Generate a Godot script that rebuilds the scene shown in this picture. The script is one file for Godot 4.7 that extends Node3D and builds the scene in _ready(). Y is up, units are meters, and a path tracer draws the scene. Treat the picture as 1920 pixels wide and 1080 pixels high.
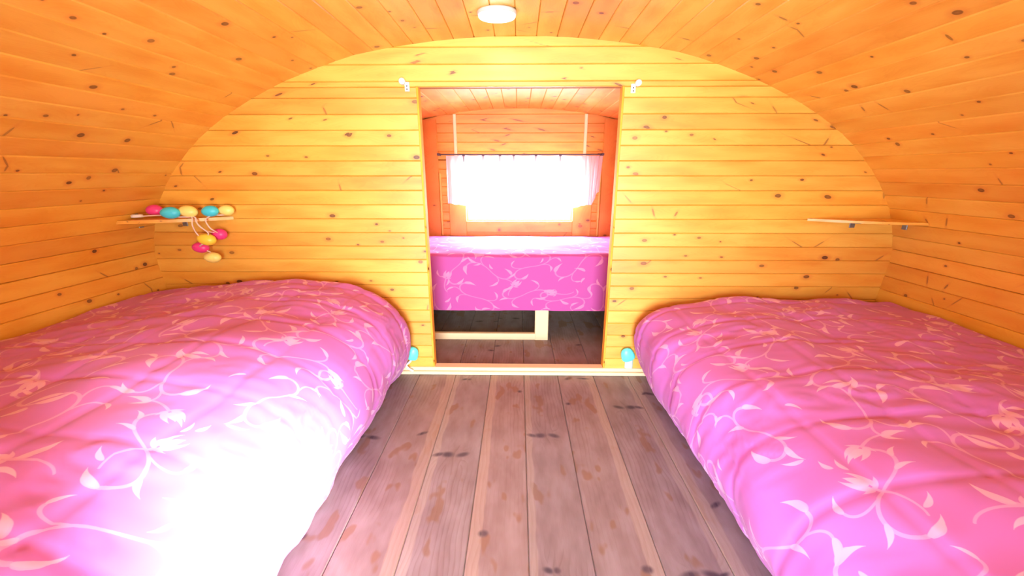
extends Node3D
# Sleeping room of a wooden barrel cabin: two wide beds under pink comforters, a doorway to a second bed below a window.

const Z0 := 0.55        # inner face of the wall behind the camera
const Z1 := -2.382      # face of the partition with the doorway
const Z2 := -2.434      # its other side
const Z3 := -4.03       # inner face of the far wall
const PITCH := 0.0833   # height of one wall board
const REAR_DROP := 0.113
const DOOR := [-0.568, 0.581, 1.757]
const HALF := [[0.0, 2.004], [0.25, 1.997], [0.485, 1.977], [0.70, 1.950], [0.90, 1.914], [1.06, 1.868], [1.17, 1.831], [1.31, 1.783], [1.496, 1.700], [1.655, 1.616], [1.79, 1.530], [1.892, 1.450], [1.978, 1.368], [2.055, 1.288], [2.118, 1.204], [2.17, 1.122], [2.21, 1.04], [2.238, 0.958], [2.262, 0.88], [2.272, 0.80], [2.262, 0.70], [2.252, 0.60], [2.248, 0.50], [2.246, 0.25], [2.244, 0.0]]

var rng := RandomNumberGenerator.new()
var M := {}
var pine: Array = []
var deck: Array = []
var red: Array = []


# ------------------------------------------------------------------ the scene
func _ready() -> void:
	rng.seed = 20
	camera_and_light()
	materials()
	shell()
	partition()
	far_wall()
	floors()
	front_wall()
	added_sun_blockers()
	trims()
	comforters()
	rear_bed()
	curtain()
	shelves()
	garland()
	small_fittings()


func camera_and_light() -> void:
	var cam := Camera3D.new()
	cam.name = "camera"
	cam.fov = 72.53
	cam.near = 0.02
	cam.far = 200.0
	cam.rotation_order = EULER_ORDER_YXZ
	cam.position = Vector3(0, 1.3, 0)
	cam.rotation = Vector3(deg_to_rad(-16.284), deg_to_rad(0.8966), 0)
	add_child(cam)
	cam.current = true

	var sky_mat := ProceduralSkyMaterial.new()
	sky_mat.sky_top_color = Color(0.80, 0.90, 1.0)
	sky_mat.sky_horizon_color = Color(0.97, 0.98, 1.0)
	sky_mat.ground_horizon_color = Color(0.9, 0.9, 0.88)
	sky_mat.ground_bottom_color = Color(0.8, 0.8, 0.78)
	sky_mat.sky_energy_multiplier = 1.0
	sky_mat.ground_energy_multiplier = 1.0
	var env := Environment.new()
	env.background_mode = Environment.BG_SKY
	env.sky = Sky.new()
	env.sky.sky_material = sky_mat
	env.background_energy_multiplier = 6.0
	env.tonemap_mode = Environment.TONE_MAPPER_LINEAR
	env.tonemap_exposure = 0.6
	env.sdfgi_enabled = true
	env.ssao_enabled = true
	env.ssil_enabled = true
	var we := WorldEnvironment.new()
	we.name = "world_environment"
	we.environment = env
	add_child(we)

	# hazy afternoon sun: comes over the right shoulder through the window beside the open door
	var sun := DirectionalLight3D.new()
	sun.name = "sun"
	sun.light_color = Color(1.0, 0.97, 0.92)
	sun.light_energy = 14.0
	sun.light_angular_distance = 8.0
	sun.shadow_enabled = true
	add_child(sun)
	sun.look_at_from_position(Vector3.ZERO, Vector3(-1.77, -0.64, -1.42))

	# daylight that enters at the open door behind the camera, and at the far window
	area("door_daylight", Vector3(0.0, 0.75, Z0 + 1.2), Vector3(0.0, 0.75, -5.0), Vector2(1.06, 1.6), Color(0.95, 0.98, 1.0), 46.0)
	area("window_daylight", Vector3(0.01, 1.12, Z3 - 0.12), Vector3(0.01, 0.3, -2.4), Vector2(1.0, 0.55), Color(0.97, 0.98, 1.0), 42.0)


func area(called: String, at: Vector3, to: Vector3, size: Vector2, color: Color, energy: float) -> void:
	var a := AreaLight3D.new()
	a.name = called
	a.area_size = size
	a.light_color = color
	a.light_energy = energy
	a.shadow_enabled = true
	a.set("area_range", 12.0)
	a.set("area_attenuation", 2.0)
	add_child(a)
	a.look_at_from_position(at, to)


# ------------------------------------------------------------------ naming
func put(called: String, mesh: Mesh, mat: Material, parent: Node = self) -> MeshInstance3D:
	var o := MeshInstance3D.new()
	o.name = numbered(called, parent)
	o.mesh = mesh
	o.material_override = mat
	parent.add_child(o, true)
	return o


func numbered(called: String, parent: Node) -> String:
	if not parent.has_node(called):
		return called
	var key := called + "#count"
	var i: int = parent.get_meta(key.validate_node_name().replace("#", "_"), 0) + 1
	parent.set_meta(key.validate_node_name().replace("#", "_"), i)
	return "%s_%03d" % [called, i]


func thing(called: String, at: Vector3, label: String, category: String, group := "") -> Node3D:
	var o := Node3D.new()
	o.name = numbered(called, self)
	add_child(o, true)
	o.position = at
	return tag(o, label, category, group)


func tag(o: Node3D, label: String, category: String, group := "") -> Node3D:
	o.set_meta("label", label)
	if category:
		o.set_meta("category", category)
	if group:
		o.set_meta("group", group)
	return o


func struct(o: Node3D, label: String, category: String) -> Node3D:
	o.set_meta("kind", "structure")
	return tag(o, label, category)


# ------------------------------------------------------------------ mesh helpers
func tri(st: SurfaceTool, p: Array, uv: Array, n: Vector3) -> void:
	var flip: bool = (p[1] - p[0]).cross(p[2] - p[0]).dot(n) > 0.0
	for k in ([0, 2, 1] if flip else [0, 1, 2]):
		st.set_normal(n)
		st.set_uv(uv[k])
		st.add_vertex(p[k])


func quad(st: SurfaceTool, p: Array, uv: Array, n: Vector3) -> void:
	tri(st, [p[0], p[1], p[2]], [uv[0], uv[1], uv[2]], n)
	tri(st, [p[0], p[2], p[3]], [uv[0], uv[2], uv[3]], n)


func begin() -> SurfaceTool:
	var st := SurfaceTool.new()
	st.begin(Mesh.PRIMITIVE_TRIANGLES)
	return st


# A board: its cross-section polyline given at both ends (starts, ends); vs is the texture's v along the polyline.
func board(st: SurfaceTool, starts: Array, ends: Array, vs: Array, us: Array) -> void:
	var mid := Vector3.ZERO
	for p in starts + ends:
		mid += p
	mid /= 2.0 * starts.size()
	var n_points := starts.size()
	for i in n_points:
		var j := (i + 1) % n_points
		var p := [starts[i], ends[i], ends[j], starts[j]]
		var n: Vector3 = (p[2] - p[0]).cross(p[3] - p[1]).normalized()
		if n.length() < 0.5:
			continue
		if n.dot((p[0] + p[1] + p[2] + p[3]) / 4.0 - mid) < 0:
			n = -n
		quad(st, p, [Vector2(us[0], vs[i]), Vector2(us[1], vs[i]), Vector2(us[1], vs[j]), Vector2(us[0], vs[j])], n)
	for side in [starts, ends]:
		var n: Vector3 = (side[2] - side[0]).cross(side[n_points - 1] - side[0]).normalized()
		var c := Vector3.ZERO
		for p in side:
			c += p
		if n.dot(c / n_points - mid) < 0:
			n = -n
		var u: float = us[0] if side == starts else us[1]
		for k in range(1, n_points - 1):
			tri(st, [side[0], side[k], side[k + 1]], [Vector2(u, vs[0]), Vector2(u, vs[k]), Vector2(u, vs[k + 1])], n)


# texture coordinates of one board: its strip of the atlas and where along it the board starts
func strip_uv(n_strips: int, along: float, width_share: float) -> Array:
	var s := rng.randi() % (n_strips - (1 if n_strips == 5 else 0)) if n_strips > 0 else 4     # -5: the last of the five floor strips
	n_strips = absi(n_strips)
	var a := (s + 0.05) / n_strips
	var b := (s + 0.05 + 0.9 * width_share) / n_strips
	if rng.randf() < 0.5:
		var t := a
		a = b
		b = t
	var u := rng.randf()
	return [a, b, u, u + along * (1.0 if rng.randf() < 0.5 else -1.0) / 3.0]


func section(w: float, c: float, th: float) -> Array:   # (across, depth) of a bevelled board
	return [[0.0005, th], [0.0005, c], [c, 0.0], [w - c, 0.0], [w - 0.0005, c], [w - 0.0005, th]]


# a straight bevelled board: corner, unit vectors along, across and into the surface
func plain_board(corner: Vector3, along: Vector3, across: Vector3, into: Vector3, length: float, w: float, th: float, strips: int, share := 1.0, c := 0.004) -> ArrayMesh:
	var st := begin()
	var uv := strip_uv(strips, length, share)
	var s := []
	var e := []
	var v := []
	for q in section(w, c, th):
		var p: Vector3 = corner + across * q[0] + into * q[1]
		s.append(p)
		e.append(p + along * length)
		v.append(lerpf(uv[0], uv[1], q[0] / w))
	board(st, s, e, v, [uv[2], uv[3]])
	return st.commit()


func box(st: SurfaceTool, lo: Vector3, hi: Vector3, c := 0.0) -> void:
	# a box with chamfered long edges (along its longest side)
	var d := hi - lo
	var ax := d.max_axis_index()
	var b := (ax + 1) % 3
	var g := (ax + 2) % 3
	c = minf(c, minf(d[b], d[g]) * 0.45)
	var ring := [[0.0, c], [c, 0.0], [d[b] - c, 0.0], [d[b], c], [d[b], d[g] - c], [d[b] - c, d[g]], [c, d[g]], [0.0, d[g] - c]]
	if c == 0.0:
		ring = [[0.0, 0.0], [d[b], 0.0], [d[b], d[g]], [0.0, d[g]]]
	var s := []
	var e := []
	var v := []
	for q in ring:
		var p := lo
		p[b] += q[0]
		p[g] += q[1]
		s.append(p)
		p[ax] = hi[ax]
		e.append(p)
		v.append((q[0] + q[1]) * 1.2)
	board(st, s, e, v, [0.0, d[ax] / 3.0])


func box_mesh(lo: Vector3, hi: Vector3, c := 0.0) -> ArrayMesh:
	var st := begin()
	box(st, lo, hi, c)
	return st.commit()


# polygon (x, y) pushed from z to z + depth
func extrude(st: SurfaceTool, poly: PackedVector2Array, z: float, depth: float) -> void:
	var ids := Geometry2D.triangulate_polygon(poly)
	for k in range(0, ids.size(), 3):
		var a := [poly[ids[k]], poly[ids[k + 1]], poly[ids[k + 2]]]
		for side in [[z, -signf(depth)], [z + depth, signf(depth)]]:
			tri(st, [Vector3(a[0].x, a[0].y, side[0]), Vector3(a[1].x, a[1].y, side[0]), Vector3(a[2].x, a[2].y, side[0])], [a[0], a[1], a[2]], Vector3(0, 0, side[1]))
	var cw := Geometry2D.is_polygon_clockwise(poly)
	for i in poly.size():
		var p := poly[i]
		var q := poly[(i + 1) % poly.size()]
		var n := Vector3(q.y - p.y, p.x - q.x, 0).normalized()
		if cw:
			n = -n
		quad(st, [Vector3(p.x, p.y, z), Vector3(q.x, q.y, z), Vector3(q.x, q.y, z + depth), Vector3(p.x, p.y, z + depth)], [p, q, q + Vector2(0, 0.1), p + Vector2(0, 0.1)], n)


func lathe(st: SurfaceTool, prof: Array, xf: Transform3D, seg := 24, stretch := Vector3.ONE) -> void:
	for i in prof.size() - 1:
		for k in seg:
			var pts := []
			var nrm := []
			for q in [[i, k], [i + 1, k], [i + 1, k + 1], [i, k + 1]]:
				var a: float = TAU * q[1] / seg
				var r: float = prof[q[0]][0]
				pts.append(Vector3(r * cos(a), prof[q[0]][1], r * sin(a)) * stretch)
				var lo: Array = prof[maxi(q[0] - 1, 0)]
				var hi: Array = prof[mini(q[0] + 1, prof.size() - 1)]
				var t := Vector2(hi[0] - lo[0], hi[1] - lo[1]).normalized()
				nrm.append((Vector3(t.y * cos(a), -t.x, t.y * sin(a)) / stretch).normalized())
			smooth_quad(st, pts, nrm, xf)


func smooth_quad(st: SurfaceTool, p: Array, n: Array, xf: Transform3D, uv := []) -> void:
	var g: Vector3 = (p[2] - p[0]).cross(p[3] - p[1])
	var flip: bool = g.dot(n[0] + n[2]) > 0.0
	for k in ([0, 2, 1, 0, 3, 2] if flip else [0, 1, 2, 0, 2, 3]):
		st.set_normal((xf.basis * n[k]).normalized())
		st.set_uv(uv[k] if uv.size() else Vector2(k % 2, k / 2))
		st.add_vertex(xf * p[k])


func tube(st: SurfaceTool, path: Array, r: float, seg := 8) -> void:
	var rings := []
	var up := Vector3(0.123, 0.3, 0.9).normalized()
	for i in path.size():
		var t: Vector3 = (path[mini(i + 1, path.size() - 1)] - path[maxi(i - 1, 0)]).normalized()
		var a := t.cross(up)
		if a.length() < 0.1:
			a = t.cross(Vector3.RIGHT)
		a = a.normalized()
		up = a.cross(t).normalized()
		rings.append([path[i], a, up])
	for i in path.size() - 1:
		for k in seg:
			var p := []
			var n := []
			for q in [[i, k], [i + 1, k], [i + 1, k + 1], [i, k + 1]]:
				var w: float = TAU * q[1] / seg
				var d: Vector3 = rings[q[0]][1] * cos(w) + rings[q[0]][2] * sin(w)
				p.append(rings[q[0]][0] + d * r)
				n.append(d)
			smooth_quad(st, p, n, Transform3D())
	for e in [0, path.size() - 1]:
		var n: Vector3 = (path[e] - path[1 if e == 0 else path.size() - 2]).normalized()
		for k in seg:
			var p0: Vector3 = rings[e][1] * cos(TAU * k / seg) + rings[e][2] * sin(TAU * k / seg)
			var p1: Vector3 = rings[e][1] * cos(TAU * (k + 1) / seg) + rings[e][2] * sin(TAU * (k + 1) / seg)
			tri(st, [path[e], path[e] + p0 * r, path[e] + p1 * r], [Vector2.ZERO, Vector2.ONE, Vector2.RIGHT], n)


func curve(points: Array, steps: int) -> Array:      # Catmull-Rom through the points
	var out := []
	for i in points.size() - 1:
		var a = points[maxi(i - 1, 0)]
		var b = points[i]
		var c = points[i + 1]
		var d = points[mini(i + 2, points.size() - 1)]
		for k in steps:
			out.append(b.cubic_interpolate(c, a, d, float(k) / steps))
	out.append(points[-1])
	return out


# ------------------------------------------------------------------ materials
func mat(color: Color, rough := 0.6, spec := 0.5) -> StandardMaterial3D:
	var m := StandardMaterial3D.new()
	m.albedo_color = color
	m.roughness = rough
	m.metallic_specular = spec
	return m


func materials() -> void:
	var pt := pine_texture()
	for t in [Color(1, 1, 1), Color(1.0, 0.955, 0.93), Color(0.97, 0.95, 0.92), Color(1.0, 0.97, 0.90), Color(0.96, 0.90, 0.86), Color(0.99, 0.985, 1.0)]:
		var m := mat(t, 0.46, 0.9)
		m.albedo_texture = pt
		pine.append(m)
	for t in [Color(1.0, 0.84, 0.78), Color(0.97, 0.80, 0.74), Color(1.0, 0.87, 0.80)]:     # redder tint stands in for dim bounced light at the far wall
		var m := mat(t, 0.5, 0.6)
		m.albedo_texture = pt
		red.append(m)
	var dt := deck_texture()
	for t in [Color(0.92, 0.97, 1.0), Color(0.89, 0.91, 0.94), Color(0.93, 0.94, 0.95), Color(0.86, 0.89, 0.93)]:
		var m := mat(t, 0.5, 0.4)
		m.albedo_texture = dt
		deck.append(m)
	M.shell = mat(Color(0.62, 0.42, 0.22), 0.8, 0.2)
	M.raw = mat(Color(0.96, 0.88, 0.72), 0.6, 0.3)
	M.white = mat(Color(0.93, 0.93, 0.92), 0.35)
	M.cord = mat(Color(0.93, 0.84, 0.80), 0.6)
	M.screw = mat(Color(0.25, 0.25, 0.26), 0.4)
	M.screw.metallic = 0.8
	M.steel = mat(Color(0.52, 0.54, 0.56), 0.4)
	M.steel.metallic = 0.7
	M.aqua = mat(Color(0.40, 0.92, 0.92), 0.35)
	M.pale_aqua = mat(Color(0.80, 0.93, 0.92), 0.35)
	M.pink_egg = mat(Color(0.93, 0.26, 0.58), 0.35)
	M.blue_egg = mat(Color(0.27, 0.86, 0.97), 0.35)
	M.yellow_egg = mat(Color(0.98, 0.88, 0.30), 0.35)
	M.lemon_egg = mat(Color(1.0, 0.95, 0.55), 0.35)
	M.lamp = mat(Color(0.97, 0.97, 0.97), 0.4)
	M.lamp.emission_enabled = true
	M.lamp.emission = Color(1, 0.99, 0.97)
	M.lamp.emission_energy_multiplier = 0.9
	M.lamp_rim = mat(Color(0.80, 0.79, 0.77), 0.4)
	M.comforter = mat(Color(1, 1, 1), 0.85, 0.15)
	M.comforter.albedo_texture = vine_texture()
	M.comforter.rim_enabled = true
	M.comforter.rim = 0.25
	M.jamb = pine[1].duplicate()
	M.jamb.metallic_specular = 0.2
	M.jamb.roughness = 0.7
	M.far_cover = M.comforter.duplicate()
	M.far_cover.albedo_color = Color(0.96, 0.80, 0.83)  # same cloth tinted deeper, painting in the weaker light on the far bed
	M.mattress = mat(Color(0.80, 0.78, 0.76), 0.9, 0.1)
	M.curtain = mat(Color(0.98, 0.94, 0.97, 0.8), 0.9, 0.1)
	M.curtain.transparency = BaseMaterial3D.TRANSPARENCY_ALPHA
	M.curtain.backlight_enabled = true
	M.curtain.backlight = Color(0.9, 0.8, 0.9)
	M.curtain.cull_mode = BaseMaterial3D.CULL_DISABLED
	M.rod = mat(Color(0.30, 0.24, 0.30), 0.5)
	M.glass = mat(Color(0.95, 0.98, 1.0, 0.06), 0.02)
	M.glass.transparency = BaseMaterial3D.TRANSPARENCY_ALPHA
	M.ground = mat(Color(0.62, 0.66, 0.50), 0.9, 0.1)


func from_bytes(w: int, h: int, data: PackedByteArray) -> ImageTexture:
	return ImageTexture.create_from_image(Image.create_from_data(w, h, false, Image.FORMAT_RGB8, data))


func noise(sd: int, freq: float, oct := 2) -> FastNoiseLite:
	var n := FastNoiseLite.new()
	n.seed = sd
	n.noise_type = FastNoiseLite.TYPE_SIMPLEX_SMOOTH
	n.frequency = freq
	n.fractal_type = FastNoiseLite.FRACTAL_FBM if oct > 1 else FastNoiseLite.FRACTAL_NONE
	n.fractal_octaves = oct
	return n


# Pine boards: eight strips, each 3 m by 85 mm, with growth rings bent round knots.
func pine_texture() -> ImageTexture:
	var w := 2048
	var sh := 96
	var strips := 8
	var data := PackedByteArray()
	data.resize(w * sh * strips * 3)
	var r := RandomNumberGenerator.new()
	r.seed = 5
	var n1 := noise(3, 1.0, 2)
	var early := Color(0.935, 0.745, 0.315)
	var late := Color(0.895, 0.640, 0.215)
	var rad := w / TAU
	var cs := PackedFloat32Array()
	var sn := PackedFloat32Array()
	for x in w:
		cs.append(cos(TAU * x / w) * rad)
		sn.append(sin(TAU * x / w) * rad)
	for s in strips:
		var disp := PackedFloat32Array()
		disp.resize(w * sh)
		var dark := PackedFloat32Array()
		dark.resize(w * sh)
		var warm := PackedFloat32Array()
		warm.resize(w * sh)
		var knots := 6 + r.randi() % 8
		for k in knots:
			var big := r.randf()
			var ry := 4.5 + 8.0 * big * big
			var rx := ry * r.randf_range(0.65, 1.05)
			var slant := 0.0
			var spike := r.randf() < 0.34
			if spike:
				ry = r.randf_range(14, 30)
				rx = r.randf_range(2.0, 3.6)
				slant = r.randf_range(-0.9, 0.9)
			var u0 := r.randf() * w
			var v0 := r.randf_range(0.12, 0.88) * sh
			var strong := r.randf_range(0.55, 1.0) * (0.6 if spike else 1.0)
			for dx in range(-int(rx * 9) - 24, int(rx * 9) + 25):
				for y in sh:
					var dy := y - v0
					var ex := dx - slant * dy
					var i := y * w + posmod(int(u0) + dx, w)
					if not spike:
						disp[i] += signf(dy) * ry * 1.3 * exp(-pow(dx / (3.0 * rx), 2)) * exp(-absf(dy) / (2.2 * ry))
					var d := sqrt(pow(ex / rx, 2) + pow(dy / ry, 2))
					if d < 1.0:
						dark[i] = maxf(dark[i], strong * (0.72 + 0.28 * d) * minf(1.0, (1.0 - d) * 4.0 + 0.25))
					elif d < 2.6:
						warm[i] = maxf(warm[i], strong * (1.0 - (d - 1.0) / 1.6))
		var freq := r.randf_range(0.055, 0.11)
		var centre := r.randf_range(-0.6, 1.6) * sh
		var offset := s * 371.0
		for y in sh:
			for x in w:
				var i := y * w + x
				var bend := n1.get_noise_3d(cs[x] * 0.0035 + offset, sn[x] * 0.0035, y * 0.012)
				var patch := n1.get_noise_3d(cs[x] * 0.0045, sn[x] * 0.0045 + offset, y * 0.012 + 50.0)
				var fibre := n1.get_noise_3d(cs[x] * 0.03 + offset, sn[x] * 0.03, y * 0.9)
				var q := absf(y - centre + bend * 70.0 + disp[i]) * freq
				q = q - floorf(q)
				var l := q * q * (1.0 - smoothstep(0.86, 1.0, q))
				var c := early.lerp(late, clampf(0.26 + 0.34 * l + 0.85 * patch + 0.13 * fibre, 0.0, 1.2))
				if warm[i] > 0.0:
					c = c.lerp(Color(0.80, 0.45, 0.17), warm[i] * 0.5)
				if dark[i] > 0.0:
					c = c.lerp(Color(0.30, 0.14, 0.06), dark[i])
				var o := ((s * sh + y) * w + x) * 3
				data[o] = int(clampf(c.r, 0, 1) * 255)
				data[o + 1] = int(clampf(c.g, 0, 1) * 255)
				data[o + 2] = int(clampf(c.b, 0, 1) * 255)
	return from_bytes(w, sh * strips, data)


# Worn floor boards: four strips, each 3 m by 0.23 m: grey-pink heartwood, paler sapwood edges, dark knots, rusty worn patches.
func deck_texture() -> ImageTexture:
	var w := 1536
	var sh := 192
	var strips := 5
	var data := PackedByteArray()
	data.resize(w * sh * strips * 3)
	var r := RandomNumberGenerator.new()
	r.seed = 11
	var n1 := noise(8, 1.0, 3)
	var rad := w / TAU
	for s in strips:
		var disp := PackedFloat32Array()
		disp.resize(w * sh)
		var dark := PackedFloat32Array()
		dark.resize(w * sh)
		for k in 4:
			var u0 := (k + r.randf_range(0.15, 0.85)) * w / 4.0
			for twin in 1 + r.randi() % 3:
				var v0 := r.randf_range(0.05, 0.95) * sh
				var ry := r.randf_range(7, 27)
				var rx := r.randf_range(4, 9)
				var slant := r.randf_range(-0.35, 0.35)
				for dx in range(-90, 91):
					for y in sh:
						var dy := y - v0
						var i := y * w + posmod(int(u0) + dx, w)
						disp[i] += signf(dy) * ry * 1.1 * exp(-pow(dx / (4.0 * rx), 2)) * exp(-absf(dy) / (2.0 * ry))
						var d := sqrt(pow((dx - slant * dy) / rx, 2) + pow(dy / ry, 2))
						if d < 1.6:
							dark[i] = maxf(dark[i], smoothstep(1.6, 0.3, d))
		var left := r.randf_range(0.13, 0.25) * sh
		var right := sh - (r.randf_range(0.08, 0.2) * sh if r.randf() < 0.4 else 0.0)
		var centre := r.randf_range(0.3, 0.7) * sh
		var offset := s * 213.0
		for x in w:
			var cx := cos(TAU * x / w) * rad
			var sx := sin(TAU * x / w) * rad
			var wave := n1.get_noise_3d(cx * 0.008 + offset, sx * 0.008, 7.0) * 9.0
			for y in sh:
				var i := y * w + x
				var bend := n1.get_noise_3d(cx * 0.003 + offset, sx * 0.003, y * 0.004)
				var patch := n1.get_noise_3d(cx * 0.010, sx * 0.010 + offset, y * 0.016 + 50.0)
				var rust := n1.get_noise_3d(cx * 0.009 + offset, sx * 0.009, y * 0.011 + 90.0)
				var fibre := n1.get_noise_3d(cx * 0.03 + offset, sx * 0.03, y * 0.6)
				var q := absf(y - centre + bend * 26.0 + disp[i]) * 0.07
				q = q - floorf(q)
				var l := q * q * (1.0 - smoothstep(0.85, 1.0, q))
				var c := Color(0.66, 0.595, 0.59).lerp(Color(0.50, 0.405, 0.385), clampf(0.30 + 0.55 * l * l * smoothstep(-0.15, 0.35, bend) + 0.42 * patch + 0.10 * fibre, 0.0, 1.0))
				c = c.lerp(Color(0.56, 0.41, 0.31), 0.6 * smoothstep(0.34, 0.52, rust))
				var sap := maxf(1.0 - smoothstep(left - 3.0, left + 3.0, y + wave), smoothstep(right - 3.0, right + 3.0, y + wave)) * (0.0 if s == 4 else 1.0)
				c = c.lerp(Color(0.745, 0.685, 0.635).lerp(Color(0.66, 0.565, 0.50), clampf(l * 0.5 + fibre * 0.3 + 0.2, 0, 1)), sap * 0.68)
				c = c.lerp(Color(0.27, 0.225, 0.26), dark[i] * (0.85 - 0.45 * l))
				var o := ((s * sh + y) * w + x) * 3
				data[o] = int(clampf(c.r, 0, 1) * 255)
				data[o + 1] = int(clampf(c.g, 0, 1) * 255)
				data[o + 2] = int(clampf(c.b, 0, 1) * 255)
	return from_bytes(w, sh * strips, data)


# Printed cloth: pale scrolling vines, leaves and tulips on pink, one metre a side.
func vine_texture() -> ImageTexture:
	var n := 1024
	var ink := PackedFloat32Array()
	ink.resize(n * n)
	var r := RandomNumberGenerator.new()
	r.seed = 31
	for gy in 4:
		for gx in 4:
			var p := Vector2((gx + 0.5 + r.randf_range(-0.2, 0.2) + 0.5 * (gy % 2)) * n / 4.0, (gy + 0.5 + r.randf_range(-0.2, 0.2)) * n / 4.0)
			scroll(ink, n, p, r)
	for k in 9:
		tulip(ink, n, Vector2(r.randf() * n, r.randf() * n), r.randf() * TAU, r)
	for k in 22:      # loose sprays of two or three leaves
		flame(ink, n, Vector2(r.randf() * n, r.randf() * n), r.randf() * TAU, 1.0 if r.randf() < 0.5 else -1.0, r.randf_range(0.5, 0.85), 1 + r.randi() % 3)
	var data := PackedByteArray()
	data.resize(n * n * 3)
	var cloth := Color(0.785, 0.450, 0.800)
	var pale := Color(0.94, 0.78, 0.92)
	var nz := noise(4, 0.02, 2)
	for i in n * n:
		var c := cloth.lerp(pale, clampf(ink[i], 0, 1) * 0.8)
		data[i * 3] = int(c.r * 255)
		data[i * 3 + 1] = int(c.g * 255)
		data[i * 3 + 2] = int(c.b * 255)
	return from_bytes(n, n, data)


func dab(ink: PackedFloat32Array, n: int, at: Vector2, rad: float, strength: float) -> void:
	var reach := int(rad) + 2
	for dy in range(-reach, reach + 1):
		for dx in range(-reach, reach + 1):
			var x := int(at.x) + dx
			var y := int(at.y) + dy
			var d := Vector2(x + 0.5, y + 0.5).distance_to(at)
			var a := clampf(rad - d + 0.5, 0.0, 1.0) * strength
			if a > 0.0:
				var i := posmod(y, n) * n + posmod(x, n)
				ink[i] = maxf(ink[i], a)


func stroke(ink: PackedFloat32Array, n: int, pts: Array, r0: float, r1: float, strength: float) -> void:
	for k in pts.size():
		dab(ink, n, pts[k], lerpf(r0, r1, float(k) / pts.size()), strength)


func leaf(ink: PackedFloat32Array, n: int, at: Vector2, dir: float, length: float, width: float, bend: float, strength: float) -> void:
	var p := at
	for k in int(length):
		var t := k / length
		dab(ink, n, p, maxf(0.6, width * pow(sin(PI * pow(t, 0.62)), 1.15)), strength * (0.8 + 0.2 * t))
		p += Vector2.from_angle(dir + bend * t)


# a stem whose bend grows towards its end; returns where it ends and its direction there
func arm(ink: PackedFloat32Array, n: int, at: Vector2, dir: float, length: int, hand: float, tight: float, r0: float, r1: float) -> Array:
	var p := at
	var way := []
	for k in length:
		var t := float(k) / length
		dab(ink, n, p, lerpf(r0, r1, t), 0.58)
		way.append([p, dir])
		p += Vector2.from_angle(dir)
		dir += hand * (0.003 + tight * t * t)
	way.append([p, dir])
	return way


# comma-shaped leaves that fan out from one point
func flame(ink: PackedFloat32Array, n: int, at: Vector2, dir: float, hand: float, size: float, count: int) -> void:
	for k in count:
		var long := size * (86.0 - 20.0 * k)
		leaf(ink, n, at, dir - hand * (0.15 + 0.42 * k), long, long * 0.115, hand * (1.0 + 0.45 * k), 1.0 - 0.12 * k)


func scroll(ink: PackedFloat32Array, n: int, at: Vector2, r: RandomNumberGenerator) -> void:
	var dir := r.randf() * TAU
	var hand := 1.0 if r.randf() < 0.5 else -1.0
	for half in 2:
		var way := arm(ink, n, at, dir + PI * half, int(r.randf_range(150, 215)), hand, r.randf_range(0.028, 0.045), 3.0, 5.0)
		var last: Array = way[-1]
		flame(ink, n, last[0], last[1], hand, r.randf_range(0.75, 1.0), 2 + r.randi() % 2)
		for f in [0.3, 0.62]:
			var q: Array = way[int(f * (way.size() - 1))]
			if r.randf() < 0.55:
				var twig := arm(ink, n, q[0], q[1] - hand * 0.25, int(r.randf_range(50, 90)), -hand, 0.06, 2.6, 3.6)
				flame(ink, n, twig[-1][0], twig[-1][1], -hand, r.randf_range(0.5, 0.8), 1 + r.randi() % 2)
			else:
				flame(ink, n, q[0], q[1] - hand * 0.2, -hand, r.randf_range(0.6, 0.9), 1)


func tulip(ink: PackedFloat32Array, n: int, at: Vector2, dir: float, r: RandomNumberGenerator) -> void:
	var hand := 1.0 if r.randf() < 0.5 else -1.0
	arm(ink, n, at, dir + PI, int(r.randf_range(60, 120)), hand, 0.02, 4.0, 2.6)
	leaf(ink, n, at + Vector2.from_angle(dir) * 12, dir, 48, 11, 0.1, 1.0)
	for a in [-1.0, 1.0]:
		leaf(ink, n, at + Vector2.from_angle(dir + a * 1.5) * 5, dir + a * 0.6, 66, 8.5, -a * 0.9, 0.9)
		leaf(ink, n, at, dir + a * 1.5, 34, 6, -a * 0.6, 0.75)


# ------------------------------------------------------------------ the room's outline
func half_at(h: float, drop := 0.0) -> float:      # half the room's width at height h
	h += drop
	if h >= HALF[0][1]:
		return 0.0
	for i in HALF.size() - 1:
		if h <= HALF[i][1] and h >= HALF[i + 1][1]:
			return lerpf(HALF[i][0], HALF[i + 1][0], inverse_lerp(HALF[i][1], HALF[i + 1][1], h))
	return HALF[-1][0]


func outline(grow: float, drop := 0.0) -> PackedVector2Array:
	var p := PackedVector2Array()
	for i in range(HALF.size() - 1, -1, -1):
		p.append(Vector2(-HALF[i][0], HALF[i][1] - drop))
	for i in range(1, HALF.size()):
		p.append(Vector2(HALF[i][0], HALF[i][1] - drop))
	if grow == 0.0:
		return p
	var q := PackedVector2Array()
	for i in p.size():
		var t := (p[mini(i + 1, p.size() - 1)] - p[maxi(i - 1, 0)]).normalized()
		q.append(p[i] + Vector2(-t.y, t.x) * grow)
	return q


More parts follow.
